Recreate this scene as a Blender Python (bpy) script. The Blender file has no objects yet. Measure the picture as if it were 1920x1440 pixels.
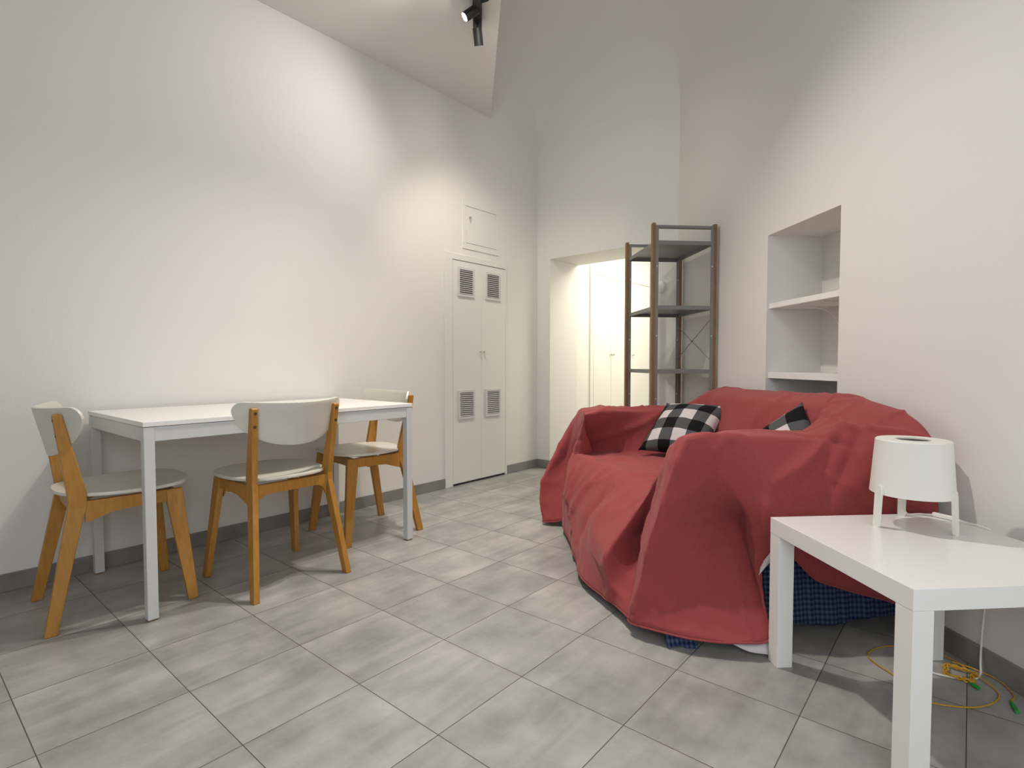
import bpy, bmesh, math, random
from mathutils import Vector, Matrix, noise
random.seed(4)
PI = math.pi
SC = bpy.context.scene
COL = SC.collection

# ------------------------------------------------------------------ camera
CAM_H = 0.955
cd = bpy.data.cameras.new('camera')
cam = bpy.data.objects.new('camera', cd)
COL.objects.link(cam)
cam.location = (0, 0, CAM_H)
cam.rotation_euler = (math.radians(90 - 2.13), 0, 0)
cd.sensor_fit = 'HORIZONTAL'
cd.sensor_width = 36.0
cd.lens = 36.0 * 1022.0 / 1920.0
cd.clip_start = 0.02
SC.camera = cam

# ------------------------------------------------------------------ world, exposure
w = bpy.data.worlds.new('world')
SC.world = w
w.use_nodes = True
w.node_tree.nodes['Background'].inputs[0].default_value = (0.75, 0.85, 1.0, 1)
w.node_tree.nodes['Background'].inputs[1].default_value = 0.6
SC.view_settings.view_transform = 'Standard'
SC.view_settings.look = 'None'
SC.view_settings.gamma = 1.0
SC.view_settings.use_curve_mapping = False
SC.view_settings.exposure = 0.28


def area_light(name, loc, target, sx, sy, power, color):
    d = bpy.data.lights.new(name, 'AREA')
    d.shape = 'RECTANGLE'
    d.size, d.size_y, d.energy, d.color = sx, sy, power, color
    o = bpy.data.objects.new(name, d)
    COL.objects.link(o)
    o.location = loc
    o.rotation_euler = (Vector(target) - Vector(loc)).to_track_quat('-Z', 'Y').to_euler()
    return o


def spot_light(name, loc, target, power, color, angle, blend, radius, parent=None):
    d = bpy.data.lights.new(name, 'SPOT')
    d.energy, d.color, d.spot_size, d.spot_blend, d.shadow_soft_size = power, color, math.radians(angle), blend, radius
    o = bpy.data.objects.new(name, d)
    COL.objects.link(o)
    o.location = loc
    o.rotation_euler = (Vector(target) - Vector(loc)).to_track_quat('-Z', 'Y').to_euler()
    return o


# daylight entering through the glazed opening behind the camera
area_light('daylight', (0.15, -0.93, 1.6), (0.15, 2.0, 0.3), 2.0, 1.5, 25.0, (0.90, 0.95, 1.0))
# ceiling lamps of the hallway beyond the opening
area_light('hallway_light', (1.75, 5.15, 2.34), (1.75, 5.15, 0.0), 1.0, 1.0, 30.0, (1.0, 0.97, 0.86))

# ------------------------------------------------------------------ materials


def mat(name, color, rough=0.5, metal=0.0, bump=0.0, bscale=80.0, vary=0.0, vscale=3.0, spec=0.5, emis=None, estr=0.0, coat=0.0):
    m = bpy.data.materials.new(name)
    m.use_nodes = True
    nt = m.node_tree
    b = nt.nodes['Principled BSDF']
    b.inputs['Base Color'].default_value = (*color, 1)
    b.inputs['Roughness'].default_value = rough
    b.inputs['Metallic'].default_value = metal
    b.inputs['Specular IOR Level'].default_value = spec
    b.inputs['Coat Weight'].default_value = coat
    tc = nt.nodes.new('ShaderNodeTexCoord')
    if vary > 0:
        n = nt.nodes.new('ShaderNodeTexNoise')
        n.inputs['Scale'].default_value = vscale
        n.inputs['Detail'].default_value = 5
        nt.links.new(tc.outputs['Object'], n.inputs['Vector'])
        r = nt.nodes.new('ShaderNodeValToRGB')
        r.color_ramp.elements[0].position = 0.3
        r.color_ramp.elements[1].position = 0.7
        r.color_ramp.elements[0].color = (*[c * (1 - vary) for c in color], 1)
        r.color_ramp.elements[1].color = (*[min(1, c * (1 + vary)) for c in color], 1)
        nt.links.new(n.outputs['Fac'], r.inputs['Fac'])
        nt.links.new(r.outputs['Color'], b.inputs['Base Color'])
    if bump > 0:
        n = nt.nodes.new('ShaderNodeTexNoise')
        n.inputs['Scale'].default_value = bscale
        n.inputs['Detail'].default_value = 4
        nt.links.new(tc.outputs['Object'], n.inputs['Vector'])
        bp = nt.nodes.new('ShaderNodeBump')
        bp.inputs['Strength'].default_value = bump
        bp.inputs['Distance'].default_value = 0.002
        nt.links.new(n.outputs['Fac'], bp.inputs['Height'])
        nt.links.new(bp.outputs['Normal'], b.inputs['Normal'])
    if emis:
        b.inputs['Emission Color'].default_value = (*emis, 1)
        b.inputs['Emission Strength'].default_value = estr
    return m


def nd(nt, typ, **kw):
    n = nt.nodes.new(typ)
    for k, v in kw.items():
        setattr(n, k, v)
    return n


def mth(nt, op, a, b=None):
    n = nt.nodes.new('ShaderNodeMath')
    n.operation = op
    for i, v in enumerate((a, b)):
        if v is None:
            continue
        if isinstance(v, (int, float)):
            n.inputs[i].default_value = v
        else:
            nt.links.new(v, n.inputs[i])
    return n.outputs[0]


def mix(nt, fac, a, b, bt='MIX'):
    n = nt.nodes.new('ShaderNodeMix')
    n.data_type = 'RGBA'
    n.blend_type = bt
    if isinstance(fac, (int, float)):
        n.inputs[0].default_value = fac
    else:
        nt.links.new(fac, n.inputs[0])
    for i, v in ((6, a), (7, b)):
        if isinstance(v, tuple):
            n.inputs[i].default_value = (*v, 1)
        else:
            nt.links.new(v, n.inputs[i])
    return n.outputs[2]


M = {}
M['wall'] = mat('wall_paint', (0.79, 0.765, 0.72), 0.62, bump=0.25, bscale=140, spec=0.3)
M['ceil'] = mat('ceiling_paint', (0.77, 0.745, 0.70), 0.8, bump=0.15, bscale=90, spec=0.2)
M['hall'] = mat('hall_paint', (0.84, 0.82, 0.75), 0.6, bump=0.1, bscale=140, spec=0.3)
M['base'] = mat('skirting_tile', (0.235, 0.225, 0.21), 0.38, vary=0.12, vscale=9)
M['lacquer'] = mat('white_lacquer', (0.78, 0.76, 0.71), 0.42, spec=0.4)
M['vent'] = mat('grey_plastic_grille', (0.66, 0.63, 0.60), 0.4)
M['vent_dark'] = mat('vent_shadow', (0.20, 0.19, 0.18), 0.7)
M['dark'] = mat('gap_shade', (0.05, 0.045, 0.04), 0.8)
M['chrome'] = mat('chrome', (0.62, 0.60, 0.56), 0.22, metal=1.0)
M['laminate'] = mat('white_laminate', (0.86, 0.845, 0.80), 0.30, spec=0.5, bump=0.03, bscale=300)
M['foil'] = mat('white_foil', (0.86, 0.845, 0.81), 0.27, bump=0.05, bscale=400)
M['legs'] = mat('grey_white_powder_coat', (0.64, 0.65, 0.63), 0.4)
M['ply'] = mat('white_painted_plywood', (0.68, 0.655, 0.57), 0.34, vary=0.03, vscale=14, coat=0.15)
M['steel'] = mat('grey_painted_steel', (0.215, 0.21, 0.20), 0.42)
M['steel_in'] = mat('dark_grey_steel', (0.10, 0.095, 0.09), 0.5)
M['black'] = mat('black_metal', (0.012, 0.011, 0.010), 0.45)
M['shade'] = mat('white_lamp_shade', (0.82, 0.80, 0.74), 0.55, bump=0.1, bscale=500)
M['plastic'] = mat('white_plastic', (0.82, 0.80, 0.73), 0.4)
M['yellow'] = mat('yellow_cable', (0.62, 0.32, 0.015), 0.45)
M['green'] = mat('green_connector', (0.02, 0.33, 0.03), 0.4)
M['screw'] = mat('dark_screw', (0.10, 0.075, 0.055), 0.35, metal=0.6)
M['bolt'] = mat('zinc_bolt', (0.75, 0.73, 0.70), 0.3, metal=0.4)
M['lining'] = mat('white_lining', (0.72, 0.66, 0.66), 0.85)
M['lens'] = mat('spot_lens', (1, 1, 1), 0.3, emis=(1.0, 0.96, 0.9), estr=30.0)
M['lens_warm'] = mat('spot_lens_warm', (1, 1, 1), 0.3, emis=(1.0, 0.9, 0.55), estr=12.0)
M['foot'] = mat('brown_foot_cap', (0.20, 0.13, 0.07), 0.5)
M['glass_disc'] = mat('thermostat_plastic', (0.85, 0.84, 0.80), 0.35)


def wood_mat(name, c1, c2, rough=0.45):
    m = bpy.data.materials.new(name)
    m.use_nodes = True
    nt = m.node_tree
    b = nt.nodes['Principled BSDF']
    tc = nd(nt, 'ShaderNodeTexCoord')
    mp = nd(nt, 'ShaderNodeMapping')
    mp.inputs['Scale'].default_value = (9, 9, 1.2)
    nt.links.new(tc.outputs['Object'], mp.inputs['Vector'])
    n = nd(nt, 'ShaderNodeTexNoise')
    n.inputs['Scale'].default_value = 9
    n.inputs['Detail'].default_value = 6
    n.inputs['Distortion'].default_value = 0.6
    nt.links.new(mp.outputs[0], n.inputs['Vector'])
    r = nd(nt, 'ShaderNodeValToRGB')
    r.color_ramp.elements[0].position = 0.33
    r.color_ramp.elements[1].position = 0.68
    r.color_ramp.elements[0].color = (*c1, 1)
    r.color_ramp.elements[1].color = (*c2, 1)
    nt.links.new(n.outputs['Fac'], r.inputs['Fac'])
    nt.links.new(r.outputs[0], b.inputs['Base Color'])
    b.inputs['Roughness'].default_value = rough
    b.inputs['Coat Weight'].default_value = 0.15
    return m


M['birch'] = wood_mat('birch_wood', (0.40, 0.180, 0.024), (0.49, 0.235, 0.042))
M['oak'] = wood_mat('brown_wood', (0.20, 0.10, 0.043), (0.265, 0.14, 0.06), 0.5)

# floor tiles
TW, TL = 0.3467, 0.3411


def floor_mat():
    m = bpy.data.materials.new('grey_floor_tile')
    m.use_nodes = True
    nt = m.node_tree
    b = nt.nodes['Principled BSDF']
    tc = nd(nt, 'ShaderNodeTexCoord')
    sx = nd(nt, 'ShaderNodeSeparateXYZ')
    nt.links.new(tc.outputs['Object'], sx.inputs[0])
    X, Y = sx.outputs[0], sx.outputs[1]
    ux = mth(nt, 'DIVIDE', X, TW)
    uy = mth(nt, 'DIVIDE', Y, TL)
    fx, fy = mth(nt, 'FRACT', ux), mth(nt, 'FRACT', uy)
    ix, iy = mth(nt, 'FLOOR', ux), mth(nt, 'FLOOR', uy)
    dx = mth(nt, 'MULTIPLY', mth(nt, 'SUBTRACT', 0.5, mth(nt, 'ABSOLUTE', mth(nt, 'SUBTRACT', fx, 0.5))), TW)
    dy = mth(nt, 'MULTIPLY', mth(nt, 'SUBTRACT', 0.5, mth(nt, 'ABSOLUTE', mth(nt, 'SUBTRACT', fy, 0.5))), TL)
    d = mth(nt, 'MINIMUM', dx, dy)
    grout = mth(nt, 'LESS_THAN', d, 0.0013)
    cid = nd(nt, 'ShaderNodeCombineXYZ')
    nt.links.new(ix, cid.inputs[0])
    nt.links.new(iy, cid.inputs[1])
    wn = nd(nt, 'ShaderNodeTexWhiteNoise')
    nt.links.new(cid.outputs[0], wn.inputs['Vector'])
    # shift the pattern per tile
    off = nd(nt, 'ShaderNodeVectorMath', operation='MULTIPLY_ADD')
    nt.links.new(wn.outputs['Color'], off.inputs[0])
    off.inputs[1].default_value = (7, 7, 7)
    nt.links.new(tc.outputs['Object'], off.inputs[2])
    n1 = nd(nt, 'ShaderNodeTexNoise')
    n1.inputs['Scale'].default_value = 4.5
    n1.inputs['Detail'].default_value = 6
    n1.inputs['Roughness'].default_value = 0.6
    nt.links.new(off.outputs[0], n1.inputs['Vector'])
    mp = nd(nt, 'ShaderNodeMapping')
    mp.inputs['Scale'].default_value = (16, 2.6, 1)
    nt.links.new(off.outputs[0], mp.inputs['Vector'])
    n2 = nd(nt, 'ShaderNodeTexNoise')
    n2.inputs['Scale'].default_value = 1.0
    n2.inputs['Detail'].default_value = 5
    n2.inputs['Distortion'].default_value = 0.5
    nt.links.new(mp.outputs[0], n2.inputs['Vector'])
    r1 = nd(nt, 'ShaderNodeValToRGB')
    r1.color_ramp.elements[0].position = 0.36
    r1.color_ramp.elements[1].position = 0.66
    r1.color_ramp.elements[0].color = (0.298, 0.290, 0.272, 1)
    r1.color_ramp.elements[1].color = (0.440, 0.428, 0.402, 1)
    nt.links.new(n1.outputs['Fac'], r1.inputs['Fac'])
    r2 = nd(nt, 'ShaderNodeValToRGB')
    r2.color_ramp.elements[0].position = 0.35
    r2.color_ramp.elements[1].position = 0.65
    r2.color_ramp.elements[0].color = (0.84, 0.84, 0.84, 1)
    r2.color_ramp.elements[1].color = (1.06, 1.05, 1.03, 1)
    nt.links.new(n2.outputs['Fac'], r2.inputs['Fac'])
    c = mix(nt, 1.0, r1.outputs[0], r2.outputs[0], 'MULTIPLY')
    tv = mth(nt, 'ADD', mth(nt, 'MULTIPLY', wn.outputs['Value'], 0.10), 0.95)
    cc = nd(nt, 'ShaderNodeCombineColor')
    for i in range(3):
        nt.links.new(tv, cc.inputs[i])
    c = mix(nt, 1.0, c, cc.outputs[0], 'MULTIPLY')
    c = mix(nt, grout, c, (0.085, 0.070, 0.060))
    nt.links.new(c, b.inputs['Base Color'])
    rr = mth(nt, 'ADD', mth(nt, 'MULTIPLY', n1.outputs['Fac'], 0.22), 0.22)
    rr = mth(nt, 'ADD', rr, mth(nt, 'MULTIPLY', grout, 0.4))
    nt.links.new(rr, b.inputs['Roughness'])
    bp = nd(nt, 'ShaderNodeBump')
    bp.inputs['Strength'].default_value = 0.5
    bp.inputs['Distance'].default_value = 0.0012
    h = mth(nt, 'MINIMUM', mth(nt, 'DIVIDE', d, 0.003), 1.0)
    h = mth(nt, 'ADD', h, mth(nt, 'MULTIPLY', n2.outputs['Fac'], 0.12))
    nt.links.new(h, bp.inputs['Height'])
    nt.links.new(bp.outputs[0], b.inputs['Normal'])
    return m


M['floor'] = floor_mat()


def cloth_mat(name, c1, c2, scale=900.0):
    m = bpy.data.materials.new(name)
    m.use_nodes = True
    nt = m.node_tree
    b = nt.nodes['Principled BSDF']
    uv = nd(nt, 'ShaderNodeUVMap')
    mp = nd(nt, 'ShaderNodeMapping')
    nt.links.new(uv.outputs[0], mp.inputs[0])
    outs = []
    for sc in ((scale, scale * 0.03, 1), (scale * 0.03, scale, 1)):
        mm = nd(nt, 'ShaderNodeMapping')
        mm.inputs['Scale'].default_value = sc
        nt.links.new(uv.outputs[0], mm.inputs[0])
        n = nd(nt, 'ShaderNodeTexNoise')
        n.inputs['Scale'].default_value = 1.0
        n.inputs['Detail'].default_value = 2
        nt.links.new(mm.outputs[0], n.inputs['Vector'])
        outs.append(n.outputs['Fac'])
    f = mth(nt, 'MULTIPLY', mth(nt, 'ADD', outs[0], outs[1]), 0.5)
    r = nd(nt, 'ShaderNodeValToRGB')
    r.color_ramp.elements[0].position = 0.38
    r.color_ramp.elements[1].position = 0.62
    r.color_ramp.elements[0].color = (*c1, 1)
    r.color_ramp.elements[1].color = (*c2, 1)
    nt.links.new(f, r.inputs['Fac'])
    nt.links.new(r.outputs[0], b.inputs['Base Color'])
    b.inputs['Roughness'].default_value = 0.85
    b.inputs['Specular IOR Level'].default_value = 0.25
    b.inputs['Sheen Weight'].default_value = 0.15
    b.inputs['Sheen Tint'].default_value = (1, 0.7, 0.7, 1)
    bp = nd(nt, 'ShaderNodeBump')
    bp.inputs['Strength'].default_value = 0.25
    bp.inputs['Distance'].default_value = 0.001
    nt.links.new(f, bp.inputs['Height'])
    nt.links.new(bp.outputs[0], b.inputs['Normal'])
    return m


M['red'] = cloth_mat('red_cotton', (0.285, 0.050, 0.050), (0.335, 0.064, 0.063), 900)


def check_mat(name, size, cols, coord='UV'):
    """two crossed stripe sets: neither, one, both"""
    m = bpy.data.materials.new(name)
    m.use_nodes = True
    nt = m.node_tree
    b = nt.nodes['Principled BSDF']
    if coord == 'UV':
        src = nd(nt, 'ShaderNodeUVMap').outputs[0]
    else:
        src = nd(nt, 'ShaderNodeTexCoord').outputs['Object']
    sx = nd(nt, 'ShaderNodeSeparateXYZ')
    nt.links.new(src, sx.inputs[0])
    s = []
    for i in (0, 1):
        q = mth(nt, 'DIVIDE', sx.outputs[i], size * 2)
        s.append(mth(nt, 'GREATER_THAN', mth(nt, 'FRACT', q), 0.5))
    t = mth(nt, 'ADD', s[0], s[1])
    c = mix(nt, mth(nt, 'GREATER_THAN', t, 0.5), cols[0], cols[1])
    c = mix(nt, mth(nt, 'GREATER_THAN', t, 1.5), c, cols[2])
    nt.links.new(c, b.inputs['Base Color'])
    b.inputs['Roughness'].default_value = 0.9
    b.inputs['Specular IOR Level'].default_value = 0.2
    return m


M['buffalo'] = check_mat('black_white_check', 0.074, ((0.62, 0.56, 0.56), (0.085, 0.085, 0.09), (0.006, 0.006, 0.007)))
M['plaid'] = check_mat('blue_plaid', 0.009, ((0.075, 0.10, 0.15), (0.030, 0.05, 0.11), (0.010, 0.018, 0.05)))

# ------------------------------------------------------------------ mesh helpers


def tag(o, label=None, cat=None, group=None, kind=None):
    if label:
        o['label'] = label
    if cat:
        o['category'] = cat
    if group:
        o['group'] = group
    if kind:
        o['kind'] = kind
    return o


def empty(name, loc, rz=0.0):
    o = bpy.data.objects.new(name, None)
    o.empty_display_size = 0.1
    COL.objects.link(o)
    o.location = loc
    o.rotation_euler = (0, 0, rz)
    return o


class MB:
    def __init__(s):
        s.v, s.f, s.uv = [], [], {}

    def quadbox(s, b, t):
        """b, t: four points each, bottom and top ring"""
        n = len(b)
        k = len(s.v)
        s.v += [tuple(p) for p in b] + [tuple(p) for p in t]
        s.f.append([k + i for i in reversed(range(n))])
        s.f.append([k + n + i for i in range(n)])
        for i in range(n):
            j = (i + 1) % n
            s.f.append([k + i, k + j, k + n + j, k + n + i])
        return s

    def box(s, x0, x1, y0, y1, z0, z1):
        return s.quadbox([(x0, y0, z0), (x1, y0, z0), (x1, y1, z0), (x0, y1, z0)], [(x0, y0, z1), (x1, y0, z1), (x1, y1, z1), (x0, y1, z1)])

    def prism(s, poly, z0, z1):
        return s.quadbox([(x, y, z0) for x, y in poly], [(x, y, z1) for x, y in poly])

    def tube(s, pts, r, seg=10, r2=None):
        pts = [Vector(p) for p in pts]
        k0 = len(s.v)
        n = len(pts)
        up = Vector((0, 0, 1))
        prev = None
        for i, p in enumerate(pts):
            d = (pts[min(i + 1, n - 1)] - pts[max(i - 1, 0)]).normalized()
            if prev is None:
                a = d.cross(up)
                if a.length < 1e-3:
                    a = d.cross(Vector((1, 0, 0)))
            else:
                a = prev - d * prev.dot(d)
            a.normalize()
            prev = a
            c = d.cross(a)
            rr = r if r2 is None else r + (r2 - r) * i / (n - 1)
            for q in range(seg):
                t = 2 * PI * q / seg
                s.v.append(tuple(p + (a * math.cos(t) + c * math.sin(t)) * rr))
        for i in range(n - 1):
            for q in range(seg):
                e = (q + 1) % seg
                s.f.append([k0 + i * seg + q, k0 + i * seg + e, k0 + (i + 1) * seg + e, k0 + (i + 1) * seg + q])
        s.f.append([k0 + q for q in reversed(range(seg))])
        s.f.append([k0 + (n - 1) * seg + q for q in range(seg)])
        return s

    def lathe(s, prof, seg=48, c=(0, 0, 0), close=False):
        k = len(s.v)
        n = len(prof)
        for r, z in prof:
            for q in range(seg):
                t = 2 * PI * q / seg
                s.v.append((c[0] + r * math.cos(t), c[1] + r * math.sin(t), c[2] + z))
        rng = n if close else n - 1
        for i in range(rng):
            for q in range(seg):
                e = (q + 1) % seg
                j = (i + 1) % n
                s.f.append([k + i * seg + q, k + i * seg + e, k + j * seg + e, k + j * seg + q])
        return s

    def grid(s, rows, uvs=None):
        k = len(s.v)
        nr, nc = len(rows), len(rows[0])
        for r in rows:
            s.v += [tuple(p) for p in r]
        for i in range(nr - 1):
            for j in range(nc - 1):
                s.f.append([k + i * nc + j, k + i * nc + j + 1, k + (i + 1) * nc + j + 1, k + (i + 1) * nc + j])
        if uvs:
            for i in range(nr):
                for j in range(nc):
                    s.uv[k + i * nc + j] = uvs[i][j]
        return s

    def build(s, name, m, parent=None, bevel=0.0, smooth=False, seg=2, solid=0.0, offset=0.0, merge=False, angle=40):
        me = bpy.data.meshes.new(name)
        me.from_pydata(s.v, [], s.f)
        if s.uv:
            ul = me.uv_layers.new(name='UVMap')
            for lp in me.loops:
                ul.data[lp.index].uv = s.uv.get(lp.vertex_index, (0, 0))
        bm = bmesh.new()
        bm.from_mesh(me)
        if merge:
            bmesh.ops.remove_doubles(bm, verts=bm.verts, dist=1e-5)
        bmesh.ops.recalc_face_normals(bm, faces=bm.faces)
        bm.to_mesh(me)
        bm.free()
        me.materials.append(m)
        if smooth:
            for p in me.polygons:
                p.use_smooth = True
            if angle < 180:
                try:
                    me.set_sharp_from_angle(angle=math.radians(angle))
                except Exception:
                    pass
        o = bpy.data.objects.new(name, me)
        COL.objects.link(o)
        if solid:
            md = o.modifiers.new('solid', 'SOLIDIFY')
            md.thickness = solid
            md.offset = offset
        if bevel:
            md = o.modifiers.new('bevel', 'BEVEL')
            md.width = bevel
            md.segments = seg
            md.limit_method = 'ANGLE'
            md.angle_limit = math.radians(35)
        if parent:
            o.parent = parent
        return o


def az(d):
    """unit direction for an azimuth measured clockwise from +Y"""
    a = math.radians(d)
    return Vector((math.sin(a), math.cos(a)))


def copy_tree(o, parent=None):
    c = o.copy()
    COL.objects.link(c)
    c.parent = parent
    for ch in list(o.children):
        copy_tree(ch, c)
    return c


# ------------------------------------------------------------------ the setting
LA = az(40.4)                    # along the left wall, away from the camera
LN = Vector((LA.y, -LA.x))       # its normal into the room
L0 = Vector((-2.138, 2.243))
BA = az(131.6)                   # along the back wall, to the right
CR = Vector((0.237, 5.030))      # left/back corner
CR = L0 + LA * ((CR - L0).dot(LA))
JL = CR + BA * 0.145             # left jamb of the opening
JR = CR + BA * 1.125             # right jamb
O = Vector((1.453, 1.826))
U = Vector((-0.0872, 0.9962))    # along the right wall, away
V = Vector((-0.9962, -0.0872))   # into the room
# right/back corner: intersection of back line and right wall line
_t = ((O - CR).x * U.y - (O - CR).y * U.x) / (BA.x * U.y - BA.y * U.x)
RB = CR + BA * _t
REAR_L = L0 - LA * 2.65
REAR_R = O - U * 3.15
Z0 = 2.93
ZC = 2.965


def uvz(u, v, z):
    p = O + U * u + V * v
    return (p.x, p.y, z)


# floor (its own axes follow the tile joints)
TH = math.radians(-40.1)
FO = Vector((-1.425, 1.517))
fo_pts = [REAR_L - LN * 0.2 - LA * 0.2, CR - LN * 0.2, CR - LN * 0.2 + LA * 3.3, RB + Vector((1.2, 3.3)), RB + Vector((0.25, 0.0)), REAR_R + Vector((0.45, -0.2))]
R2 = Matrix.Rotation(-TH, 2)
fl = MB().prism([tuple(R2 @ (p - FO)) for p in fo_pts], -0.06, 0.0).build('floor', M['floor'])
fl.location = (FO.x, FO.y, 0)
fl.rotation_euler = (0, 0, TH)
tag(fl, kind='structure')


def struct(name, mb, m, **kw):
    return tag(mb.build(name, m, **kw), kind='structure')


TH_W = 0.15
lw = MB().prism([tuple(REAR_L), tuple(CR), tuple(CR - LN * TH_W), tuple(REAR_L - LN * TH_W)], 0, Z0 + 0.06)
struct('wall_left', lw, M['wall'])
# back wall with the deep opening
DEP = 0.44
bw = MB()
bw.prism([tuple(CR), tuple(JL), tuple(JL + LA * DEP), tuple(CR + LA * DEP)], 0, Z0)
bw.prism([tuple(JL), tuple(JR), tuple(JR + LA * DEP), tuple(JL + LA * DEP)], 1.895, Z0)
bw.prism([tuple(JR), tuple(RB + BA * 0.3), tuple(RB + BA * 0.3 + LA * DEP), tuple(JR + LA * DEP)], 0, Z0)
struct('wall_back', bw, M['wall'])
# right wall with the niche
NU0, NU1, NZ0, NZ1, ND = 0.532, 1.096, 0.50, 1.634, 0.31
ULEN = (RB - O).dot(U)


def rbox(mb, u0, u1, v0, v1, z0, z1):
    ps = [uvz(u0, v0, 0)[:2], uvz(u1, v0, 0)[:2], uvz(u1, v1, 0)[:2], uvz(u0, v1, 0)[:2]]
    return mb.prism(ps, z0, z1)


rw = MB()
rbox(rw, -3.15, NU0, -0.36, 0, 0, Z0)
rbox(rw, NU1, ULEN, -0.36, 0, 0, Z0)
rbox(rw, NU0, NU1, -0.36, 0, 0, NZ0)
rbox(rw, NU0, NU1, -0.36, 0, NZ1, Z0)
rbox(rw, NU0, NU1, -0.36, -ND, NZ0, NZ1)
struct('wall_right', rw, M['wall'])
# rear wall behind the camera with a wide glazed opening
RA = (REAR_R - REAR_L).normalized()
RNn = Vector((-RA.y, RA.x))
rl = (REAR_R - REAR_L).length
W0, W1, WZ0, WZ1 = 3.0, 5.4, 0.15, 2.3


def rear(mb, a, b, z0, z1, t0=0.0, t1=-0.2):
    ps = [REAR_L + RA * a + RNn * t0, REAR_L + RA * b + RNn * t0, REAR_L + RA * b + RNn * t1, REAR_L + RA * a + RNn * t1]
    return mb.prism([tuple(p) for p in ps], z0, z1)


rr = MB()
rear(rr, 0, W0, 0, Z0)
rear(rr, W1, rl, 0, Z0)
rear(rr, W0, W1, 0, WZ0)
rear(rr, W0, W1, WZ1, Z0)
struct('wall_rear', rr, M['wall'])
wf = MB()
for a, b, z0, z1 in ((W0, W0 + .06, WZ0, WZ1), (W1 - .06, W1, WZ0, WZ1), (W0, W1, WZ0, WZ0 + .06), (W0, W1, WZ1 - .06, WZ1), ((W0 + W1) / 2 - .03, (W0 + W1) / 2 + .03, WZ0, WZ1)):
    rear(wf, a, b, z0, z1, -0.08, -0.13)
struct('window_1', wf, M['lacquer'])

# ceilings: a flat one on the left, a smooth vault on the right meeting it in a sharp edge
G = L0 + LA * ((Vector((-0.175, 4.547)) - L0).dot(LA))
E0 = Vector((0.30, -1.45))
fc = MB().prism([tuple(REAR_L - LN * .1 - LA * .3), tuple(E0), tuple(G), tuple(G - LN * .1)], ZC, ZC + 0.04)
struct('ceiling', fc, M['ceil'])
VR = 1.5


def vh(p):
    hs = []
    for q, n in ((CR, LN), (CR, Vector((-BA.y, BA.x)) * -1), (O, V)):
        d = max(0.0, (p - q).dot(n))
        hs.append(VR * math.sqrt(max(0, 1 - (1 - min(d, VR) / VR) ** 2)))
    k = 0.35
    # smooth minimum
    m0 = min(hs)
    s = sum(math.exp(-(h - m0) / (k * 0.5)) for h in hs)
    r = m0 - k * 0.5 * math.log(s) * min(1.0, m0 / 0.6)
    return Z0 + max(0.0, r) * 0.62


BNn = Vector((-BA.y, BA.x)) * -1
if (Vector((0, 0)) - CR).dot(BNn) < 0:
    BNn = -BNn


def vh(p):
    hs = []
    for q, n in ((CR, LN), (CR, BNn), (O, V)):
        d = max(0.0, (p - q).dot(n))
        hs.append(VR * math.sqrt(max(0, 1 - (1 - min(d, VR) / VR) ** 2)))
    m0 = min(hs)
    s = sum(math.exp(-(h - m0) / 0.16) for h in hs)
    r = m0 - 0.16 * math.log(s) * min(1.0, m0 / 0.5)
    return Z0 + max(0.0, r) * 0.62


def patch(a, b, c, d, nu, nv):
    """a-b left side, d-c right side"""
    rows = []
    for i in range(nu + 1):
        t = 1 - (1 - i / nu) ** 2
        row = []
        for j in range(nv + 1):
            s = j / nv
            s = 0.5 - 0.5 * math.cos(PI * s)
            p = (a.lerp(b, t)).lerp(d.lerp(c, t), s)
            row.append((p.x, p.y, vh(p)))
        rows.append(row)
    return rows


vm = MB()
vm.grid(patch(E0, G, RB, REAR_R, 60, 60))
rows = []
for i in range(31):
    t = i / 30
    t = 0.5 - 0.5 * math.cos(PI * t)
    row = []
    for j in range(61):
        s = 0.5 - 0.5 * math.cos(PI * j / 60)
        p = G.lerp(CR, t).lerp(RB.lerp(CR, t), s)
        row.append((p.x, p.y, vh(p)))
    rows.append(row)
vm.grid(rows)
# vertical face between the flat ceiling's edge and the vault
rows = [[], []]
for i in range(61):
    t = 1 - (1 - i / 60) ** 2
    p = E0.lerp(G, t)
    rows[0].append((p.x, p.y, min(ZC, vh(p))))
    rows[1].append((p.x, p.y, vh(p)))
vm.grid(rows)
vo = struct('ceiling_vault', vm, M['wall'], smooth=True, merge=True, angle=60)
# strips of wall that close the gap up to the vault
# baseboards
BT = 0.012


def board(name, p, q, n, h=0.075, t=BT):
    a = [tuple(p), tuple(q), tuple(q + n * t), tuple(p + n * t)]
    return struct(name, MB().prism(a, 0.0, h), M['base'], bevel=0.002)


DF0, DF1 = 2.500, 3.216      # the cupboard frame along the left wall
board('baseboard_left', REAR_L, L0 + LA * (DF0 + 0.035), LN)
board('baseboard_left', L0 + LA * (DF1 + 0.003), CR, LN)
board('baseboard_back', CR, JL, BNn)
board('baseboard_back', JR, RB, BNn)
board('baseboard_right', REAR_R, RB, V)

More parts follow.
